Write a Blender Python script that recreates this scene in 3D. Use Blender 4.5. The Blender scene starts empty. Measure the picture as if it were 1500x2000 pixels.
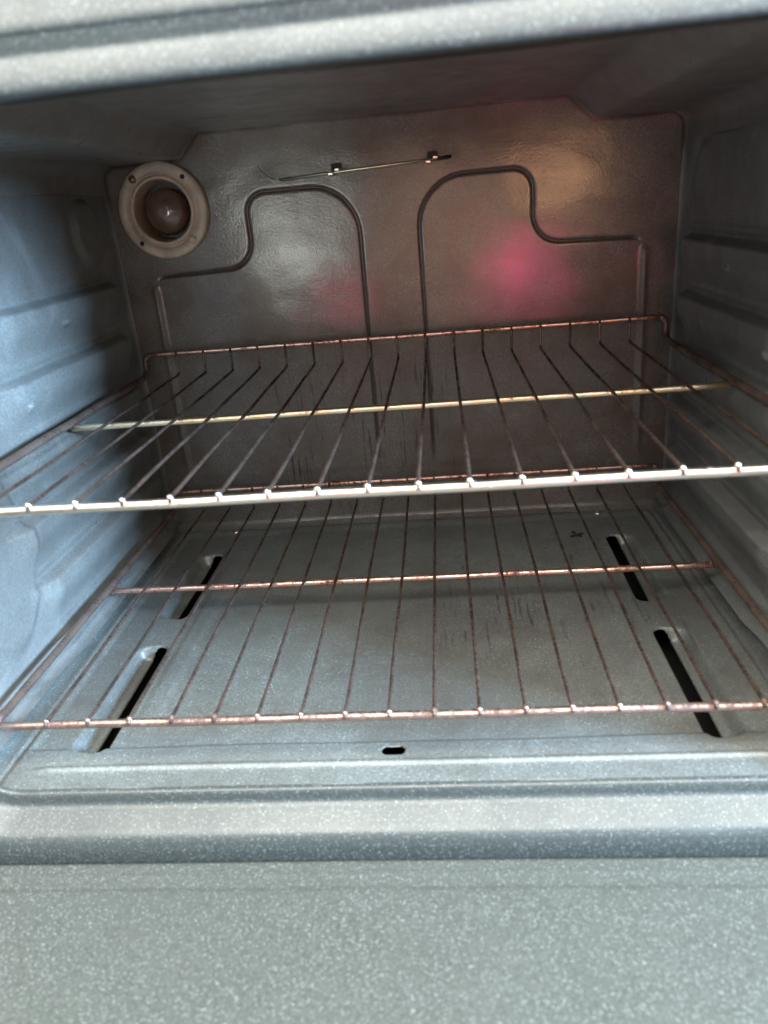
import bpy, math, random
import numpy as np
from mathutils import Vector, Matrix
random.seed(4); rng = np.random.default_rng(4)
S = bpy.context.scene
COL = S.collection
# ------------------------------------------------------------------ camera
CAM = Vector((0.05326, -0.85931, 0.16532))
YAW, PITCH, ROLL = 0.1000, -0.39275, 0.09183
RM = (Matrix.Rotation(YAW, 3, 'Z') @ Matrix.Rotation(PITCH, 3, 'X') @ Matrix.Rotation(ROLL, 3, 'Y'))
cd = bpy.data.cameras.new('camera'); cam = bpy.data.objects.new('camera', cd); COL.objects.link(cam)
cx, cy, cz = RM.col[0], RM.col[2], -RM.col[1]
M = Matrix((cx, cy, cz)).transposed().to_4x4(); M.translation = CAM
cam.matrix_world = M
cd.sensor_fit = 'VERTICAL'; cd.sensor_height = 6.0; cd.sensor_width = 4.5
cd.lens = 1446.33/2000*6.0
cd.clip_start = 0.01; cd.clip_end = 50
cd.dof.use_dof = True; cd.dof.focus_distance = 0.78; cd.dof.aperture_fstop = 0.85
S.camera = cam
# ------------------------------------------------------------------ world
W = bpy.data.worlds.new('World'); S.world = W; W.use_nodes = True
nt = W.node_tree; bg = nt.nodes['Background']
tc = nt.nodes.new('ShaderNodeTexCoord'); sp = nt.nodes.new('ShaderNodeSeparateXYZ')
rp = nt.nodes.new('ShaderNodeValToRGB')
mp = nt.nodes.new('ShaderNodeMapRange'); mp.inputs[1].default_value = -1; mp.inputs[2].default_value = 1
nt.links.new(tc.outputs['Generated'], sp.inputs[0]); nt.links.new(sp.outputs[2], mp.inputs[0])
nt.links.new(mp.outputs[0], rp.inputs[0]); wn = nt.nodes.new('ShaderNodeTexNoise'); wn.inputs['Scale'].default_value = 2.6; wn.inputs['Detail'].default_value = 2
nt.links.new(tc.outputs['Generated'], wn.inputs['Vector'])
wr = nt.nodes.new('ShaderNodeMapRange'); wr.inputs[1].default_value = .38; wr.inputs[2].default_value = .64; wr.inputs[3].default_value = .45; wr.inputs[4].default_value = 1.6
nt.links.new(wn.outputs[0], wr.inputs[0])
wm = nt.nodes.new('ShaderNodeVectorMath'); wm.operation = 'SCALE'      # a kitchen is never an even grey
nt.links.new(rp.outputs[0], wm.inputs[0]); nt.links.new(wr.outputs[0], wm.inputs['Scale']); nt.links.new(wm.outputs[0], bg.inputs[0])
e = rp.color_ramp.elements
e[0].position = 0.40; e[0].color = (0.30, 0.262, 0.235, 1)
e[1].position = 0.97; e[1].color = (5.0, 5.1, 4.6, 1)
n_ = e.new(0.54); n_.color = (1.25, 1.20, 1.08, 1)
n_ = e.new(0.72); n_.color = (1.0, 0.99, 0.92, 1)
n_ = e.new(0.88); n_.color = (1.5, 1.5, 1.4, 1)
bg.inputs[1].default_value = 0.36
# ------------------------------------------------------------------ lamps
def area(name, loc, target, sx, sy, power, color):
    l = bpy.data.lights.new(name, 'AREA'); l.shape = 'RECTANGLE'; l.size = sx; l.size_y = sy
    l.energy = power; l.color = color
    o = bpy.data.objects.new(name, l); COL.objects.link(o); o.location = loc
    o.rotation_euler = (Vector(target)-Vector(loc)).to_track_quat('-Z', 'Y').to_euler()
    return o
area('kitchen_ceiling_light', (0.10, -1.40, 1.75), (0.0, -0.45, -0.1), 3.5, 1.5, 86, (1.0, 0.985, 0.90))
area('window_light', (1.75, -1.15, 0.43), (-0.3, -0.25, -0.05), 0.34, 0.40, 140, (0.42, 0.69, 1.0))
def disc(name, loc, target, r, power, color):  # added unseen lamps that put coloured reflections on the back wall
    o = area(name, loc, target, r, r, power, color); o.data.shape = 'DISK'; o.data.spread = math.radians(44); return o
disc('pink_glow', (0.255, -1.10, -0.015), (0.13, 0.02, 0.09), 0.014, 0.027, (1.0, 0.06, 0.26))
disc('red_glow', (0.235, -1.10, 0.0), (0.13, 0.02, 0.09), 0.18, 0.009, (1.0, 0.26, 0.24))
disc('brown_glow', (0.06, -1.12, 0.10), (0.04, 0.02, 0.13), 0.34, 0.022, (1.0, 0.52, 0.32))
disc('amber_glow', (0.36, -1.10, 0.24), (0.18, 0.02, 0.18), 0.20, 0.042, (1.0, 0.50, 0.25))
disc('pale_glow', (-0.32, -1.10, 0.10), (-0.11, 0.02, 0.13), 0.22, 0.042, (0.92, 1.0, 0.90))
disc('rose_glow', (-0.18, -1.10, -0.06), (-0.05, 0.007, 0.06), 0.05, 0.007, (1.0, 0.10, 0.22))
# ------------------------------------------------------------------ render
S.render.engine = 'CYCLES'
S.view_settings.view_transform = 'Standard'; S.view_settings.look = 'None'
S.view_settings.gamma = 1; S.view_settings.exposure = 0.85
# ================================================================== materials
def nodes(name):
    m = bpy.data.materials.new(name); m.use_nodes = True
    t = m.node_tree; b = t.nodes['Principled BSDF']
    return m, t, b
class NB:
    def __init__(s, t): s.t = t
    def n(s, k, **kw):
        x = s.t.nodes.new(k)
        for a, v in kw.items(): setattr(x, a, v)
        return x
    def link(s, a, b): s.t.links.new(a, b)
    def coord(s): return s.n('ShaderNodeTexCoord').outputs['Object']
    def mapping(s, vec, scale=(1, 1, 1), loc=(0, 0, 0)):
        x = s.n('ShaderNodeMapping'); s.link(vec, x.inputs[0]); x.inputs['Scale'].default_value = scale
        x.inputs['Location'].default_value = loc; return x.outputs[0]
    def noise(s, vec, scale, detail=3, rough=.5):
        x = s.n('ShaderNodeTexNoise'); s.link(vec, x.inputs['Vector']); x.inputs['Scale'].default_value = scale
        x.inputs['Detail'].default_value = detail; x.inputs['Roughness'].default_value = rough; return x.outputs[0]
    def vor(s, vec, scale):
        x = s.n('ShaderNodeTexVoronoi'); s.link(vec, x.inputs['Vector']); x.inputs['Scale'].default_value = scale; return x
    def rng(s, v, a, b, c=0., d=1., smooth=False):
        x = s.n('ShaderNodeMapRange'); s.link(v, x.inputs[0])
        if smooth: x.interpolation_type = 'SMOOTHSTEP'
        for i, q in enumerate((a, b, c, d)): x.inputs[i+1].default_value = q
        return x.outputs[0]
    def math(s, op, a, b=None):
        x = s.n('ShaderNodeMath', operation=op)
        for i, q in enumerate((a, b)):
            if q is None: continue
            if isinstance(q, (int, float)): x.inputs[i].default_value = q
            else: s.link(q, x.inputs[i])
        return x.outputs[0]
    def mix(s, f, a, b):
        x = s.n('ShaderNodeMix', data_type='RGBA')
        for i, q in ((0, f), (6, a), (7, b)):
            if isinstance(q, (int, float)): x.inputs[i].default_value = q
            elif isinstance(q, tuple): x.inputs[i].default_value = (*q, 1)
            else: s.link(q, x.inputs[i])
        return x.outputs[2]
    def sep(s, v):
        x = s.n('ShaderNodeSeparateXYZ'); s.link(v, x.inputs[0]); return x.outputs
    def bump(s, h, st, d=.001):
        x = s.n('ShaderNodeBump'); s.link(h, x.inputs['Height']); x.inputs['Strength'].default_value = st
        x.inputs['Distance'].default_value = d; return x.outputs[0]

def enamel(name, base, grime, grime_amt=.5, speck=.5, rough=.3, streaks=None, smudge=0., flecks=1.0, seed=0., burn=0., groove=0., spec=.5, wavy=0.):
    """speckled porcelain enamel: dark ground, pale flecks, grime in patches"""
    m, t, b = nodes(name); N = NB(t); c = N.mapping(N.coord(), loc=(seed, seed*.7, 0))
    big = N.noise(c, 7, 4, .6); mid = N.noise(c, 38, 4, .6); fine = N.noise(c, 520, 2, .6)
    dark = tuple(x*.80 for x in base); lite = tuple(min(1, x*1.18) for x in base)
    col = N.mix(N.rng(fine, .35, .65), dark, lite)
    # flecks of two sizes
    v1 = N.vor(c, 950); v2 = N.vor(N.mapping(c, loc=(3.1, 1.7, .9)), 680)
    r1 = N.sep(v1.outputs['Color'])[0]; r2 = N.sep(v2.outputs['Color'])[1]
    f1 = N.math('MULTIPLY', N.rng(r1, .78, .95), N.rng(v1.outputs['Distance'], .55, .25))
    f2 = N.math('MULTIPLY', N.rng(r2, .90, .91), N.rng(v2.outputs['Distance'], .34, .16))
    col = N.mix(N.math('MULTIPLY', f1, speck), col, tuple(min(1, .18+x*1.9) for x in base))
    col = N.mix(N.math('MULTIPLY', f2, .75*flecks), col, (.72, .75, .74))
    g = N.math('MULTIPLY', N.rng(N.math('ADD', N.math('MULTIPLY', big, .65), N.math('MULTIPLY', mid, .35)), .40, .62), grime_amt)
    col = N.mix(g, col, grime)
    # pin-prick soot dots
    v3 = N.vor(N.mapping(c, loc=(7, 2, 5)), 170)
    d3 = N.math('MULTIPLY', N.rng(N.sep(v3.outputs['Color'])[2], .84, .86), N.rng(v3.outputs['Distance'], .16, .08))
    col = N.mix(N.math('MULTIPLY', d3, .7*min(1, grime_amt*1.6)), col, tuple(x*.25 for x in grime))
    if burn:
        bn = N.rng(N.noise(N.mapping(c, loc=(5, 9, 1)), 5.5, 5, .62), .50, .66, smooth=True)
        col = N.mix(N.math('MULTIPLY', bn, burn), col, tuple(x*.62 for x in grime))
    if smudge:
        w = N.n('ShaderNodeTexNoise'); N.link(c, w.inputs['Vector']); w.inputs['Scale'].default_value = 9
        w.inputs['Detail'].default_value = 3; w.inputs['Distortion'].default_value = 1.6
        sm = N.math('MULTIPLY', N.rng(w.outputs[0], .5, .72, smooth=True), smudge)
        col = N.mix(sm, col, tuple(min(1, x*1.9+.03) for x in base))
    if groove:     # darker tone along the pressed grooves and the upper seam
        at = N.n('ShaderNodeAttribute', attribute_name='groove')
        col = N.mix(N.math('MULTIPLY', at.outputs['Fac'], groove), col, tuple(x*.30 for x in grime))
    if streaks:
        x0, x1, z0, z1, ax = streaks     # region; ax = axis the drips run along
        p = N.sep(N.coord())
        sc = (300, 1, 13) if ax == 'z' else (240, 14, 1)
        sn = N.noise(N.mapping(N.coord(), scale=sc), 1.0, 3, .65)
        edge = N.noise(c, 22, 3, .6)
        mx = N.math('MULTIPLY', N.rng(p[0], x0, x0+.07, smooth=True), N.rng(p[0], x1, x1-.07, smooth=True))
        pa = p[2] if ax == 'z' else p[1]
        mz = N.math('MULTIPLY', N.rng(pa, z0, z0+.04), N.rng(pa, z1, z1-.08))
        th = N.rng(sn, .57, .64)
        st = N.math('MULTIPLY', N.math('MULTIPLY', th, mx), N.math('MULTIPLY', mz, N.rng(edge, .42, .54)))
        col = N.mix(N.math('MULTIPLY', st, .85 if ax == 'z' else .50), col, (.010, .0065, .005))
    N.link(col, b.inputs['Base Color'])
    N.link(N.rng(N.math('ADD', N.math('MULTIPLY', mid, .5), N.math('MULTIPLY', big, .5)), .35, .65, rough*.8, rough*1.3), b.inputs['Roughness'])
    N.link(N.bump(N.math('ADD', fine, N.math('MULTIPLY', mid, 1.5)), .22, .0006), b.inputs['Normal'])
    b.inputs['Specular IOR Level'].default_value = spec
    if wavy:      # sheet metal that has warped with heat, wiped in streaks
        st = N.noise(N.mapping(N.coord(), scale=(5, 5, 34)), 1.0, 4, .6)
        N.link(N.rng(st, .36, .64, rough*.82, rough*1.3), b.inputs['Roughness'])
        b2 = N.n('ShaderNodeBump'); N.link(N.noise(c, 11, 2, .5), b2.inputs['Height']); b2.inputs['Strength'].default_value = wavy
        b2.inputs['Distance'].default_value = .004; old = b.inputs['Normal'].links[0].from_node
        N.link(b2.outputs[0], old.inputs['Normal'])
    return m
def metal(name, a, bcol, rust, amt, rough=.3, met=1.0, dirt_axis=None):
    m, t, b = nodes(name); N = NB(t); c = N.coord()
    n1 = N.noise(c, 30, 4, .6); n2 = N.noise(c, 300, 3, .7)
    col = N.mix(N.rng(n1, .4, .6), a, bcol)
    k = N.math('ADD', N.math('MULTIPLY', n1, .45), N.math('MULTIPLY', n2, .55))
    f = N.rng(k, .62-.25*amt, .70-.25*amt)
    col = N.mix(f, col, rust)
    N.link(col, b.inputs['Base Color'])
    N.link(N.rng(f, 0, 1, met, .15), b.inputs['Metallic'])
    N.link(N.rng(f, 0, 1, rough, .6), b.inputs['Roughness'])
    N.link(N.bump(n2, .35, .0008), b.inputs['Normal'])
    return m
def plain(name, col, rough=.5, met=0., **kw):
    m, t, b = nodes(name); N = NB(t); c = N.coord()
    n = N.noise(c, 60, 4, .6)
    N.link(N.mix(N.rng(n, .35, .65), tuple(x*.78 for x in col), tuple(min(1, x*1.15) for x in col)), b.inputs['Base Color'])
    b.inputs['Roughness'].default_value = rough; b.inputs['Metallic'].default_value = met
    for k, v in kw.items(): b.inputs[k].default_value = v
    return m
BASE = (.15, .165, .160)
M_side = enamel('enamel_side', (.160, .162, .154), (.105, .094, .084), .50, .35, .34, smudge=.35, flecks=.3, seed=1.)
M_back = enamel('enamel_back', (.145, .140, .128), (.105, .080, .066), .90, .60, .155, streaks=(-.20, .10, -.215, .03, 'z'), flecks=.4, seed=2., groove=.85, wavy=.5)
M_ceil = enamel('enamel_ceiling', (.200, .190, .176), (.135, .108, .092), .7, .25, .34, flecks=.3, seed=3.)
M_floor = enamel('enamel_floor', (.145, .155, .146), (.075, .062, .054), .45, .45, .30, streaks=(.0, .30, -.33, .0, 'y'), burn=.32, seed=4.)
M_frame = enamel('enamel_frame', (.048, .052, .048), (.044, .045, .040), .25, .6, .38, flecks=.45, spec=.7, seed=5.)
M_door = enamel('enamel_door', (.078, .081, .070), (.070, .071, .060), .25, .8, .42, flecks=.55, seed=6.)
M_dark = plain('burner_box_black', (.008, .007, .006), .8)
M_body = plain('body_enamel', (.03, .03, .032), .35)
M_chrome = metal('rack_chrome', (.88, .82, .74), (.82, .73, .62), (.30, .17, .11), .08, .30)
M_midbar = metal('rack_tinted', (.92, .80, .62), (.88, .70, .46), (.30, .14, .07), .15, .32)
M_copper = metal('rack_copper', (.80, .54, .46), (.66, .40, .33), (.16, .05, .03), .42, .32)
M_pink = metal('rack_dull', (.43, .31, .27), (.32, .22, .19), (.12, .065, .05), .52, .40)
M_wire = metal('rack_wire', (.21, .14, .11), (.14, .09, .07), (.028, .017, .013), .62, .42, .8)
M_rail = metal('rack_rail', (.27, .19, .155), (.19, .13, .105), (.07, .045, .036), .5, .45, .7)
M_rod = metal('sensor_steel', (.75, .68, .55), (.70, .62, .5), (.2, .12, .08), .1, .3)
M_steel = plain('clip_steel', (.80, .78, .74), .3, 1.)
M_ring = plain('ceramic_ring', (.46, .38, .31), .45)
M_ring2 = plain('ceramic_inner', (.34, .23, .16), .4)
M_socket = plain('socket_brown', (.16, .10, .07), .35)
M_screw = plain('screw_brown', (.20, .12, .07), .4, .6)
M_glass = plain('bulb_glass', (.13, .080, .058), .14, 0., **{'Coat Weight': 1.0, 'Coat Roughness': .04})
M_lint = plain('lint_white', (.7, .7, .66), .8)
M_char = plain('charred', (.010, .008, .007), .6)
# ================================================================== mesh helpers
def link(name, me, mat, parent=None, smooth=True):
    me.materials.append(mat)
    if smooth: me.polygons.foreach_set('use_smooth', [True]*len(me.polygons))
    o = bpy.data.objects.new(name, me); COL.objects.link(o)
    if parent: o.parent = parent
    return o
def mesh_np(name, V, F):
    me = bpy.data.meshes.new(name); V = np.asarray(V, np.float32); F = np.asarray(F, np.int32)
    me.vertices.add(len(V)); me.vertices.foreach_set('co', V.ravel())
    k = F.shape[1]; me.loops.add(F.size); me.loops.foreach_set('vertex_index', F.ravel())
    me.polygons.add(len(F)); me.polygons.foreach_set('loop_start', np.arange(0, F.size, k, dtype=np.int32))
    me.polygons.foreach_set('loop_total', np.full(len(F), k, np.int32))
    me.update(calc_edges=True); me.validate(); return me
def grid_faces(nu, nv, flip=False):
    i, j = np.meshgrid(np.arange(nu-1), np.arange(nv-1), indexing='ij')
    a = (i*nv+j).ravel(); b = a+nv; c = b+1; d = a+1
    return np.stack([a, d, c, b] if flip else [a, b, c, d], 1)
class MB:
    def __init__(s): s.v = []; s.f = []
    def add(s, v, f):
        k = len(s.v); s.v += [tuple(x) for x in v]; s.f += [tuple(i+k for i in q) for q in f]
    def box(s, x0, x1, y0, y1, z0, z1):
        s.add([(x, y, z) for x in (x0, x1) for y in (y0, y1) for z in (z0, z1)],
              [(0, 1, 3, 2), (4, 6, 7, 5), (0, 4, 5, 1), (2, 3, 7, 6), (0, 2, 6, 4), (1, 5, 7, 3)])
    def tube(s, pts, r, n=10, cap=True, closed=False):
        pts = [Vector(p) for p in pts]; m = len(pts); rs = r if isinstance(r, (list, tuple)) else [r]*m
        ring = []; up = None
        for i, p in enumerate(pts):
            if closed: d = pts[(i+1) % m]-pts[i-1]
            else: d = pts[min(i+1, m-1)]-pts[max(i-1, 0)]
            d.normalize()
            if up is None:
                up = Vector((0, 0, 1)) if abs(d.z) < .9 else Vector((0, 1, 0))
            up = (up-d*up.dot(d)).normalized(); sd = d.cross(up)
            ring.append([p+(up*math.cos(a)+sd*math.sin(a))*rs[i] for a in (2*math.pi*k/n for k in range(n))])
        v = [q for R_ in ring for q in R_]; f = []
        for i in range(m if closed else m-1):
            a = i*n; b = ((i+1) % m)*n
            for k in range(n): f.append((a+k, a+(k+1) % n, b+(k+1) % n, b+k))
        if cap and not closed:
            for i, sgn in ((0, -1), (m-1, 1)):
                d = (pts[1]-pts[0]) if i == 0 else (pts[-1]-pts[-2]); d.normalize()
                c = pts[i]+d*sgn*rs[i]*.6; v.append(c); ci = len(v)-1
                for k in range(n):
                    t_ = (i*n+k, i*n+(k+1) % n, ci); f.append(t_ if sgn > 0 else t_[::-1])
        s.add(v, f)
    def lathe(s, prof, ctr, n=64, a0=0, a1=2*math.pi):   # prof: (radius, y); axis = Y
        v = []; full = abs(a1-a0-2*math.pi) < 1e-6; m = n if full else n+1
        for r, y in prof:
            for k in range(m):
                a = a0+(a1-a0)*k/n; v.append((ctr[0]+r*math.cos(a), ctr[1]+y, ctr[2]+r*math.sin(a)))
        f = []
        for i in range(len(prof)-1):
            for k in range(n):
                k2 = (k+1) % m; f.append((i*m+k, i*m+k2, (i+1)*m+k2, (i+1)*m+k))
        s.add(v, f)
    def build(s, name, mat, parent=None, smooth=True, mods=None):
        me = bpy.data.meshes.new(name); me.from_pydata([tuple(v) for v in s.v], [], s.f); me.update()
        return link(name, me, mat, parent, smooth)
def empty(name, loc, label, cat, group=None):
    o = bpy.data.objects.new(name, None); COL.objects.link(o); o.location = loc; o.empty_display_size = .05
    o['label'] = label; o['category'] = cat
    if group: o['group'] = group
    return o
def sstep(x, a, b):
    t = np.clip((x-a)/(b-a), 0, 1); return t*t*(3-2*t)
def seg_dist(X, Z, pts):
    d = np.full(X.shape, 9.)
    for (x0, z0), (x1, z1) in zip(pts[:-1], pts[1:]):
        dx, dz = x1-x0, z1-z0; L = dx*dx+dz*dz+1e-12
        t = np.clip(((X-x0)*dx+(Z-z0)*dz)/L, 0, 1)
        d = np.minimum(d, np.hypot(X-x0-t*dx, Z-z0-t*dz))
    return d
def round_path(pts, n=10):
    """pts: (x, z, radius) -> polyline with filleted corners"""
    out = [pts[0][:2]]
    for i in range(1, len(pts)-1):
        p0 = Vector(pts[i-1][:2]); p = Vector(pts[i][:2]); p1 = Vector(pts[i+1][:2]); r = pts[i][2]
        a = (p0-p).normalized(); b = (p1-p).normalized(); th = a.angle(b)
        if r <= 0 or th > 3.1: out.append(tuple(p)); continue
        t = min(r/math.tan(th/2), (p0-p).length*.5, (p1-p).length*.5); r = t*math.tan(th/2)
        c = p+(a+b).normalized()*(r/math.sin(th/2)); q0 = p+a*t; q1 = p+b*t
        v0 = q0-c; v1 = q1-c; an = v0.angle_signed(v1)
        for k in range(n+1):
            A = an*k/n; co, si = math.cos(A), math.sin(A)
            out.append((c.x+v0.x*co+v0.y*si, c.y-v0.x*si+v0.y*co))
    out.append(pts[-1][:2]); return out
# ================================================================== the oven
XW = .317; ZF = -.212; YB = .022; YF = -.452
oven = empty('oven', (0, -.20, -.62), 'speckled grey enamel oven standing open with rust-brown stains inside', 'oven')
OFF = Vector((0, -.20, -.62))
def fix(o): o.location = -OFF; return o     # parts are modelled in world coordinates

# ---- side walls with pressed rack ledges
RAILS = [.110, .053, -.004, -.061, -.118, -.175]
def side(sgn):
    ny, nz = 360, 330
    y = np.linspace(YF, YB, ny); z = np.linspace(ZF+.012, .20, nz)
    Y, Z = np.meshgrid(y, z, indexing='ij')
    inw = np.zeros_like(Y)
    for k, zr in enumerate(RAILS):
        yfront = -.285-.010*k if k < 3 else -.335+.01*(k-3)
        mask = sstep(Y, yfront, yfront+.045)*(1-sstep(Y, -.022, -.006))
        zz = Z-(zr+.002)
        # ledge: quick step inward just below zr then a long ramp back to the wall
        prof = np.where(zz > 0, 0, np.where(zz > -.0075, sstep(-zz, 0, .0075), 1-sstep(-zz, .016, .050)*.92))
        prof = prof+.14*np.exp(-((zz-.006)/.004)**2)
        prof = np.where(zz < -.050, 0.08*np.exp((zz+.05)/.004), prof)
        inw = np.maximum(inw, prof*mask*(.0125 if k < 5 else .006))
    # round pressing high at the back and curved front pressing
    r = np.hypot((Y+.045)/.034, (Z-.163)/.036); inw = inw+(.006 if sgn < 0 else .0015)*(1-sstep(r, .72, 1.05))
    r = np.hypot((Y+.345)/.050, (Z+.075)/.090); inw = inw+.005*(1-sstep(r, .80, 1.0))
    r = np.hypot((Y+.250)/.007, (Z-.028)/.006); inw = inw+.003*(1-sstep(r, .3, 1.0))
    r = np.hypot((Y+.152)/.012, (Z-.086)/.005); inw = inw+.003*(1-sstep(r, .3, 1.0))
    # fillets to floor, back and front
    f = .014; t = np.clip((ZF+.012+f-Z)/f, 0, 1); inw += f*(1-np.sqrt(1-t*t*.999))*.8
    t = np.clip((Y-(YB-.010))/.010, 0, 1); inw += .005*(1-np.sqrt(1-t*t*.98))
    inw *= 1-sstep(Z, .192, .1995)
    X = sgn*(XW-inw)
    V = np.stack([X, Y, Z], -1).reshape(-1, 3)
    return fix(link('side_wall', mesh_np('side_wall', V, grid_faces(ny, nz, sgn < 0)), M_side, oven))
side(-1); side(1)

# ---- back wall: pressed outline grooves
half = round_path([(.0345, -.150, 0), (.0330, .189, .052), (.158, .189, .022), (.158, .112, .030),
                   (.279, .108, .012), (.2815, -.145, 0)], 12)
nx, nz = 620, 480
x = np.linspace(-XW-.003, XW+.003, nx); z = np.linspace(ZF-.004, .256, nz)
X, Z = np.meshgrid(x, z, indexing='ij')
d = seg_dist(np.abs(X), Z, half)
g = np.exp(-(d/.0016)**2); inside = 0
edge = 0
fade = sstep(Z, -.150, -.10)
vert = sstep(np.abs(X), .265, .275)        # outer uprights are pressed forward instead
depth = (.0028*g - .0004*edge)*fade*(1-vert) - .0030*np.exp(-(d/.0036)**2)*vert*fade*sstep(.102-Z, 0, .01)
depth += .0005*np.sin(X*21+1)*np.sin(Z*17) + .0006*np.sin(X*9-2)*np.cos(Z*13)
Yb = YB+depth
t = np.clip((ZF+.010-Z)/.012, 0, 1); Yb = Yb-.010*t*t
V = np.stack([X, Yb, Z], -1).reshape(-1, 3)
Fb = grid_faces(nx, nz); hb = np.hypot(X+.250, Z-.179).reshape(-1)[Fb].mean(1); Fb = Fb[hb > .0345]
me = mesh_np('back_wall', V, Fb)
CP = round_path([(-XW, .200, 0), (-XW, .229, .028), (-.226, .229, .010), (-.203, .2535, .008),
                 (.198, .2535, .012), (.2235, .229, .012), (XW, .229, .028), (XW, .200, 0)], 8)
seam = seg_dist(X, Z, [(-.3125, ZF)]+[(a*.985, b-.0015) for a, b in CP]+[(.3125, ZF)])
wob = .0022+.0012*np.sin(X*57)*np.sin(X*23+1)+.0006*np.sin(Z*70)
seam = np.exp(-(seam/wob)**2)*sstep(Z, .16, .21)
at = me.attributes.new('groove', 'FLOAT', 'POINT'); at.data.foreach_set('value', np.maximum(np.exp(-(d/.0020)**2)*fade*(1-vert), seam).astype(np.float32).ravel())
fix(link('back_wall', me, M_back, oven))

# ---- ceiling with raised centre
prof = round_path([(-XW, .200, 0), (-XW, .229, .028), (-.226, .229, .010), (-.203, .2535, .008),
                   (.198, .2535, .012), (.2235, .229, .012), (XW, .229, .028), (XW, .200, 0)], 8)
pp = []
for (a, b), (c, d_) in zip(prof[:-1], prof[1:]):
    n = max(1, int(math.hypot(c-a, d_-b)/.006))
    pp += [(a+(c-a)*k/n, b+(d_-b)*k/n) for k in range(n)]
pp.append(prof[-1]); P = np.array(pp)
ys = np.concatenate([np.linspace(YF-.004, -.40, 24), np.linspace(-.398, YB, 60)])
A, B = np.meshgrid(np.arange(len(P)), ys, indexing='ij')
Xc = P[A.astype(int), 0]; Zc = P[A.astype(int), 1]
lip = 1-sstep(B, YF-.004, -.405)
Zc = np.where(Zc > .2265, Zc+( .2265-Zc)*lip, Zc)
Zc = Zc + .0007*np.sin(Xc*23)*np.sin(B*19)
V = np.stack([Xc, B, Zc], -1).reshape(-1, 3)
fix(link('ceiling_panel', mesh_np('ceiling_panel', V, grid_faces(len(P), len(ys))), M_ceil, oven))

# ---- floor panel with burner slots
def slot_sdf(X, Y, x0, x1, y0, y1):
    r = (x1-x0)/2; cxx = (x0+x1)/2; yy = np.clip(Y, y0+r, y1-r); return np.hypot(X-cxx, Y-yy)-r
def holes(X, Y):
    d = np.full(X.shape, 9.)
    for s in (-1, 1):
        for (a, b) in ((-.4115, -.257), (-.2055, -.053)):
            # slot leans a touch, as pressed
            xa, xb = sorted((s*.2300, s*.2465)); d = np.minimum(d, slot_sdf(X, Y, xa, xb, a, b))
    # little drain slot at the front (lies along x)
    d = np.minimum(d, slot_sdf(Y, X, -.4228, -.4128, -.0095, .0085))
    return d
nx, ny = 640, 480
x = np.linspace(-XW, XW, nx); y = np.linspace(YF, YB, ny)
X, Y = np.meshgrid(x, y, indexing='ij')
h = holes(X, Y); cell = x[1]-x[0]
for _ in range(3):
    h = holes(X, Y); e_ = 1e-5
    gx = (holes(X+e_, Y)-h)/e_; gy = (holes(X, Y+e_)-h)/e_
    near = (np.abs(h) < cell*.62)
    X = np.where(near, X-gx*h, X); Y = np.where(near, Y-gy*h, Y)
h = holes(X, Y)
Zf = np.full_like(X, ZF)
# side borders rise into the walls
ax = np.abs(X)
t = np.clip((ax-.303)/.014, 0, 1); Zf += .013*(1-np.sqrt(1-t*t*.99))
Zf -= .0022*np.exp(-((ax-.2985)/.0022)**2)          # seam groove beside the wall
Zf += .0022*(1-sstep(ax, .272, .286))*0
Zf -= .0030*sstep(Y, -.409, -.4035)*(1-sstep(ax, .288, .298))*(1-sstep(Y, -.004, .010))   # tray-like centre
Zf += .0012*sstep(ax, .196, .206)*(1-sstep(ax, .214, .222))*sstep(Y, -.395, -.375)*(1-sstep(Y, -.05, -.03))
Zf += .0024*np.exp(-((Y+.431)/.0024)**2)*(1-sstep(ax, .262, .285))   # pressed bead at the front
Zf += .0007*np.sin(X*17+.5)*np.sin(Y*21) + .0004*np.sin(X*41)*np.cos(Y*33)
# bent-down lip on the outer side of every slot
for s in (-1, 1):
    for (a, b) in ((-.4115, -.257), (-.2055, -.053)):
        xa, xb = sorted((s*.2300, s*.2625)); q = slot_sdf(X, Y, xa, xb, a-.001, b+.002)
        Zf -= .0120*sstep(-q, 0, .010)*sstep(s*X, .2255, .2465)*(1-0*X)
        Zf -= .002*sstep(-slot_sdf(X, Y, *sorted((s*.2285, s*.2480)), a-.002, b+.002), 0, .002)
V = np.stack([X, Y, Zf], -1).reshape(-1, 3); F = grid_faces(nx, ny)
hc = h.reshape(-1)[F].mean(1); F = F[hc > -cell*.12]
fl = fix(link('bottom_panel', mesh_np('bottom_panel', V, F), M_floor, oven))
md = fl.modifiers.new('thick', 'SOLIDIFY'); md.thickness = .0012; md.offset = -1
# dark burner box under the slots
b = MB(); b.box(-.30, .30, -.44, .01, -.262, -.255)
for s in (-1, 1): b.box(*sorted((s*.30, s*.306)), -.44, .01, -.262, -.224)
b.box(-.30, .30, -.446, -.440, -.262, -.224)
fix(b.build('burner_box', M_dark, oven, False))
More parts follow.
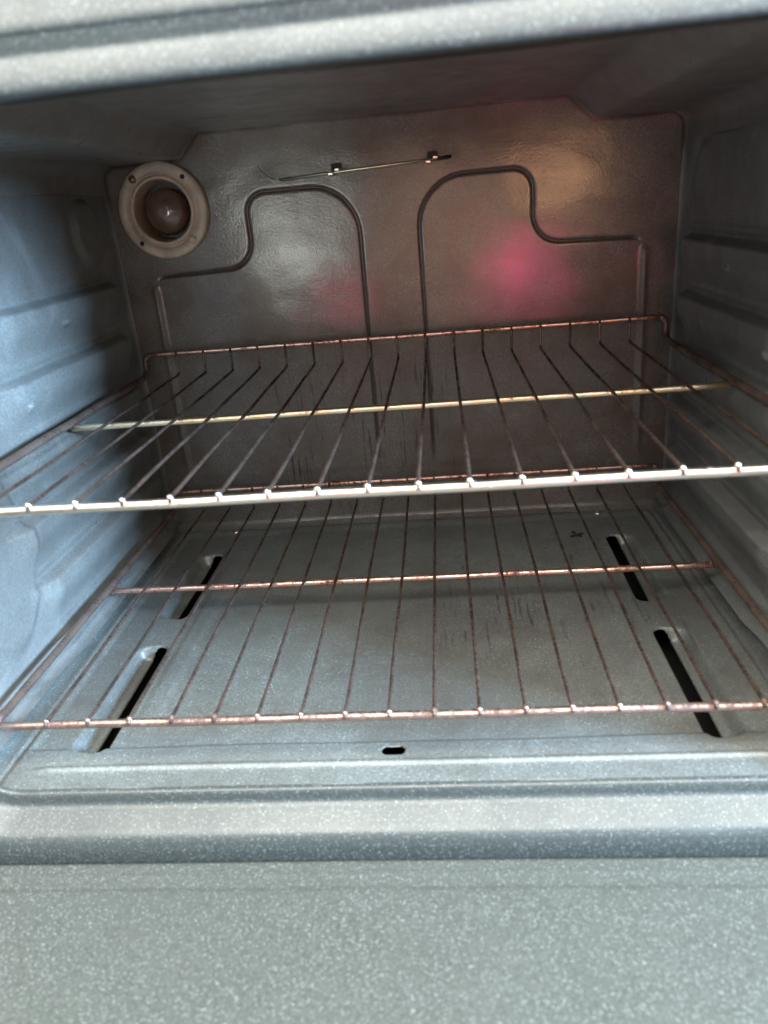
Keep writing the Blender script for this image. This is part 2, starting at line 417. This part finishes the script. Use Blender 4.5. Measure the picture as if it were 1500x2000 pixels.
# burner tube ends glimpsed only as darkness; screws at the back of the floor
for sx, sy in ((-.2295, .0085), (.233, .0085), (-.107, .012), (.098, .012)):
    m = MB(); r = .0042 if abs(sx) > .2 else .0022
    v = []
    n = 16
    for rr, zz in ((r, 0), (r*.9, .0014), (r*.5, .0021), (.0001, .0023)):
        v += [(sx+rr*math.cos(2*math.pi*k/n), sy+rr*math.sin(2*math.pi*k/n), ZF-.001+zz) for k in range(n)]
    f = [(i*n+k, i*n+(k+1) % n, (i+1)*n+(k+1) % n, (i+1)*n+k) for i in range(3) for k in range(n)]
    m.add(v, f); fix(m.build('screw', M_steel if r > .003 else M_screw, oven))
for s in (-1, 1):
    m = MB(); m.add([], [])
    n = 14; v = []
    for rr, xx in ((.0035, 0), (.0030, .0016), (.0001, .0024)):
        v += [(s*(XW-.0006-xx-.0), -.013+rr*math.cos(2*math.pi*k/n), .034+rr*math.sin(2*math.pi*k/n)) for k in range(n)]
    f = [(i*n+k, i*n+(k+1) % n, (i+1)*n+(k+1) % n, (i+1)*n+k) for i in range(2) for k in range(n)]
    m.add(v, f); fix(m.build('rivet', M_steel, oven))

# ---- front frame: a profile swept round the rounded opening
BOT = [(-.0003, -.4515), (.0006, -.4545), (.0026, -.4560), (.0055, -.4566), (.0085, -.4572), (.0108, -.4592), (.0130, -.4630),
       (.0168, -.4697), (.0192, -.4737), (.0216, -.4765), (.0248, -.4785), (.0285, -.4793), (.0330, -.4796), (.046, -.4797), (.062, -.4797)]
TOP = [(.0000, -.4590), (.0002, -.4640), (.0010, -.4680), (.0030, -.4695), (.0060, -.4692), (.0095, -.4683),
       (.0130, -.4671), (.0160, -.4657), (.0185, -.4651), (.0220, -.4658), (.0255, -.4662), (.0295, -.4668), (.050, -.4610), (.100, -.4500)]
def dense(pr, n=6):
    """Catmull-Rom subdivision"""
    pr = [pr[0]]+pr+[pr[-1]]; out = []
    for i in range(1, len(pr)-2):
        p0, p1, p2, p3 = [np.array(q) for q in pr[i-1:i+3]]
        for k in range(n):
            t = k/n; out.append(.5*((2*p1)+(-p0+p2)*t+(2*p0-5*p1+4*p2-p3)*t*t+(-p0+3*p1-3*p2+p3)*t**3))
    out.append(np.array(pr[-1])); return np.array(out)
DB, DT = dense(BOT), dense(TOP)
def even(P, n=84):
    t = np.linspace(0, len(P)-1, n); k = np.arange(len(P)); return np.stack([np.interp(t, k, P[:, 0]), np.interp(t, k, P[:, 1])], 1)
DB, DT = even(DB), even(DT)
def opening(off):
    """rounded rectangle (x,z) grown by off, as matching samples"""
    x0, x1, z0, z1 = -XW, XW, ZF, .2265; r = .045
    pts = []
    def arc(cx_, cz_, a0):
        for k in range(17):
            a = a0+math.pi/2*k/16; pts.append((cx_, cz_, math.cos(a), math.sin(a), r))
    def line(xa, za, xb, zb, nx_, nz_, n=40):
        for k in range(1, n): pts.append((xa+(xb-xa)*k/n, za+(zb-za)*k/n, nx_, nz_, 0))
    arc(x1-r, z1-r, 0); line(x1-r, z1, x0+r, z1, 0, 1)
    arc(x0+r, z1-r, math.pi/2); line(x0, z1-r, x0, z0+r, -1, 0)
    arc(x0+r, z0+r, math.pi); line(x0+r, z0, x1-r, z0, 0, -1)
    arc(x1-r, z0+r, 1.5*math.pi); line(x1, z0+r, x1, z1-r, 1, 0)
    return pts
op = opening(0); V = []
for (a, bb, nx_, nz_, r) in op:
    px, pz = a+nx_*r, bb+nz_*r
    t = float(sstep(np.array(pz), -.15, .16))
    for k in range(len(DB)):
        o_, yy = DB[k]*(1-t)+DT[k]*t; V.append((px+nx_*o_, yy, pz+nz_*o_))
m_, k_ = len(op), len(DB); F = []
for i in range(m_):
    j = (i+1) % m_
    for k in range(k_-1): F.append((i*k_+k, i*k_+k+1, j*k_+k+1, j*k_+k))
fix(link('front_frame', mesh_np('front_frame', V, F), M_frame, oven))
# corner gussets between the square cavity and the rounded opening
for s in (-1, 1):
    for zc, zs in ((ZF, 1), (.2265, -1)):
        m = MB(); r = .045; c = (s*(XW-r), zc+zs*r); n = 16
        v = [(s*XW+s*.001, YF-.0005, zc-zs*.001)]
        for k in range(n+1):
            a = math.pi/2*k/n; v.append((c[0]+s*r*math.cos(a), YF-.0005, c[1]-zs*r*math.sin(a)))
        m.add(v, [(0, k+1, k+2) for k in range(n)]); fix(m.build('corner_gusset', M_frame, oven, False))

# ---- outer body
b = MB(); E0, E1, T0, T1 = -.385, .385, -.60, .36
b.box(E0, -.330, -.455, .10, T0, T1); b.box(.330, E1, -.455, .10, T0, T1)
b.box(-.330, .330, -.455, .10, .270, T1); b.box(-.330, .330, .040, .10, T0, .270)
b.box(-.330, .330, -.455, .040, T0, -.268)
fix(b.build('body', M_body, oven, False))
b = MB(); b.box(E0+.05, E1-.05, -.40, .06, -.62, -.60); fix(b.build('plinth', M_dark, oven, False))

# ---- open door (inner liner up)
ZD = -.2475
nx, ny = 300, 260
x = np.linspace(-.372, .372, nx); y = np.linspace(-.4815, -.955, ny)
X, Y = np.meshgrid(x, y, indexing='ij')
Zd = np.full_like(X, ZD)
Zd -= .0010*(1-sstep(-Y, .505, .5085)); Zd -= .0009*np.exp(-((Y+.5075)/.0012)**2)
Zd += .0004*np.exp(-((Y+.4965)/.0016)**2)
ed = np.minimum(.372-np.abs(X), np.minimum(-.4815-Y, Y+.955)); Zd -= .006*(1-np.clip(ed/.006, 0, 1))**2
Zd += .0006*np.sin(X*9+1)*np.sin(Y*11)
V = np.stack([X, Y, Zd], -1).reshape(-1, 3)
door = fix(link('door', mesh_np('door', V, grid_faces(nx, ny, True)), M_door, oven))
b = MB(); b.box(-.372, .372, -.954, -.4825, ZD-.055, ZD-.0065); b.build('outer_panel', M_body, door, False)
b = MB(); hy, hz = -.915, ZD-.105
b.tube([(-.30, hy, ZD-.055), (-.30, hy, hz+.01), (-.29, hy, hz), (.29, hy, hz), (.30, hy, hz+.01), (.30, hy, ZD-.055)], .009, 14)
b.build('handle', M_steel, door)
for s in (-1, 1):
    b = MB(); b.box(*sorted((s*.335, s*.350)), -.500, -.450, ZD-.040, ZD-.012); b.build('hinge', M_steel, door, False)

# ---- oven light in the back wall
LC = (-.2500, YB, .1790)
light = empty('oven_light', (0, 0, 0), '', ''); del light['label']; del light['category']
light.name = 'oven_light'; light.parent = oven; light.location = -OFF
m = MB(); m.lathe([(.0505, .001), (.0505, -.0075), (.0495, -.0095), (.0470, -.0105), (.0402, -.0112), (.0392, -.0085), (.0380, -.0070),
                   (.0370, -.0075), (.0362, -.0105), (.0350, -.0120), (.0335, -.0118), (.0325, -.0108)], LC, 96); m.build('ring', M_ring, light)
m = MB(); m.lathe([(.0325, -.0108), (.0312, -.0070), (.0305, -.0010), (.0300, .0080), (.0290, .020)], LC, 72); m.build('inner_collar', M_ring2, light)
m = MB(); m.lathe([(.0291, .0195), (.0270, .026), (.018, .030), (.0001, .031)], LC, 48); m.build('socket', M_socket, light)
m = MB(); bc = (LC[0]-.001, LC[1]+.013, LC[2]-.001)
m.lathe([(.0255*math.sin(a), -.0255*.82*math.cos(a)+.0004*math.cos(a*9)) for a in np.linspace(.001, 2.2, 44)], bc, 56); m.build('bulb', M_glass, light)
for ang, kind in ((128, 's'), (-48, 's'), (48, 'n'), (-133, 'n')):
    a = math.radians(ang); px, pz = LC[0]+.0437*math.cos(a), LC[2]+.0437*math.sin(a)
    m = MB()
    if kind == 's':
        m.lathe([(.0042, -.0095), (.0042, -.0118), (.0030, -.0132), (.0001, -.0136)], (px, LC[1], pz), 20); m.build('screw', M_screw if ang > 0 else M_ring, light)
    else:
        m.lathe([(.0026, -.0100), (.0026, -.01135), (.0001, -.01145)], (px, LC[1], pz), 14); m.build('screw_hole', M_char, light)

# ---- temperature sensor on its two clips
sens = bpy.data.objects.new('temperature_sensor', None); COL.objects.link(sens); sens.parent = oven; sens.location = -OFF
sy = .004
m = MB(); m.tube([(-.1130, sy, .1985), (-.02, sy, .2020), (.0560, sy, .2045)], .0014, 10); m.build('probe', M_rod, sens)
m = MB(); m.tube([(.0560, sy, .2045), (.0690, sy+.002, .2055), (.071, sy+.014, .2058)], .0016, 8); m.build('probe_end', M_char, sens)
m = MB(); m.tube([(-.1360+.018*k/10, sy+.008-.0008*k, .2135-.0150*(k/10)**.75) for k in range(11)], .0005, 6); m.build('lead', M_rod, sens)
for cxx, czz in ((-.0530, .2015), (.0515, .2042)):
    m = MB()
    m.box(cxx-.0070, cxx-.0015, sy-.0032, YB+.002, czz-.0035, czz-.0005)
    m.box(cxx+.0005, cxx+.0060, sy-.0030, YB+.002, czz+.0001, czz+.0030)
    o = m.build('clip', M_steel, sens, False); bv = o.modifiers.new('b', 'BEVEL'); bv.width = .0006
    m = MB(); m.box(cxx-.005, cxx+.006, YB-.0035, YB-.0015, czz+.002, czz+.0085); m.build('clip_slot', M_char, sens, False)

# ================================================================== racks
PITCH_X = .0325; RW = 8*PITCH_X+.0402; DEP = .4187; MID = .2052; HB = .0242
def make_rack(name, loc, label, mats):
    fm, mm, bm_, sm, wm = mats
    o = empty(name, loc, label, 'oven rack', 'racks inside the oven')
    # side rails rising into the back rail; one bent bar each
    for s in (-1, 1):
        xs_ = s*RW; m = MB()
        pts = [(xs_, -DEP-.0010, .0015), (xs_, -DEP+.006, .0012), (xs_, -DEP+.018, 0)]
        pts += [(xs_, -DEP+.018+(DEP-.030)*k/16, .0003*math.sin(k*1.3)) for k in range(1, 17)]
        pts += [(xs_, -.006, .002), (xs_, -.001, .008), (xs_, .0, HB-.010), (xs_-s*.001, 0, HB-.004), (xs_-s*.006, 0, HB)]
        m.tube(pts, .0035, 10); m.build('side_rail', M_rail, o)
    m = MB(); m.tube([(-RW-.006, -DEP, -.0035)]+[(-RW+.02+(2*RW-.04)*k/20, -DEP, -.0035+.0003*math.sin(k*.9)) for k in range(21)]+[(RW+.006, -DEP, -.0035)], .0033, 14)
    m.build('front_bar', fm, o)
    m = MB(); m.tube([(-RW+.001+(2*RW-.002)*k/20, -MID, -.0048+.0002*math.sin(k)) for k in range(21)], .0032, 12); m.build('middle_bar', mm, o)
    m = MB(); m.tube([(-RW+.006, 0, HB)]+[(-RW+.02+(2*RW-.04)*k/20, 0, HB+.0002*math.sin(k*1.7)) for k in range(21)]+[(RW-.006, 0, HB)], .0029, 12); m.build('back_bar', bm_, o)
    for i in range(17):
        x = (i-8)*PITCH_X; w = random.uniform(-.0006, .0006); m = MB()
        pts = [(x, .0005, HB+.0012), (x, -.0030, HB+.0005), (x, -.0036, HB-.004), (x+w, -.0036, .005), (x+w, -.0040, .0012), (x+w, -.0065, -.0002), (x+w, -.010, .0008), (x+w, -.013, 0)]
        pts += [(x+w*math.cos(k*.5), -.013-(DEP-.020)*k/14, .0003*math.sin(k+i)) for k in range(1, 15)]
        pts += [(x, -DEP-.001, .0010), (x, -DEP-.0028, -.0006), (x, -DEP-.0034, -.0022)]
        m.tube(pts, .00142, 8); m.build('wire', wm, o)
        if True:   # the welded, ground end of each wire over the front bar
            m = MB(); n = 10; v = []
            for a in np.linspace(-math.pi/2, math.pi/2, 7):
                v += [(x+.0023*math.cos(a)*math.cos(2*math.pi*k/n), -DEP-.0006+.0026*math.cos(a)*math.sin(2*math.pi*k/n), .0006+.0022*math.sin(a)) for k in range(n)]
            f = [(r*n+k, r*n+(k+1) % n, (r+1)*n+(k+1) % n, (r+1)*n+k) for r in range(6) for k in range(n)]
            m.add(v, f); m.build('weld', fm, o)
    return o
make_rack('oven_rack', (0, 0, 0), 'upper wire oven rack with bright silvery front bar and tan middle bar', (M_chrome, M_midbar, M_copper, M_wire, M_wire))
make_rack('oven_rack', (0, -.0040, -.1730), 'lower wire oven rack with dull pinkish rusty front bar, just above the oven floor', (M_pink, M_copper, M_copper, M_wire, M_wire))

# ================================================================== bits of dirt
m = MB(); m.tube([(0, 0, 0), (.0012, 0, -.004), (.0030, 0, -.008), (.0034, .001, -.013)], .00035, 6)
o = m.build('lint_thread', M_lint); o.location = (-.1500, .012, .2680)
o['label'] = 'short white lint thread hanging at the top edge of the back wall'; o['category'] = 'lint'
me = MB()
for k in range(9):
    a = rng.uniform(0, 6.28); r = rng.uniform(0, .008); px, py = r*math.cos(a)*1.2, r*math.sin(a)
    s = rng.uniform(.002, .0045); n = 7
    v = [(px+s*rng.uniform(.6, 1.1)*math.cos(6.283*j/n), py+s*rng.uniform(.6, 1.1)*math.sin(6.283*j/n), 0) for j in range(n)]
    v += [(px+.5*(q[0]-px), py+.5*(q[1]-py), s*.35) for q in v[:n]]
    me.add(v, [(j, (j+1) % n, n+(j+1) % n, n+j) for j in range(n)]+[tuple(range(n, 2*n))])
o = me.build('burnt_crumb', M_char, None, False); o.location = (.196, -.050, ZF-.0020)
o['label'] = 'patch of charred black crumbs on the oven floor near the back right slot'; o['category'] = 'crumbs'
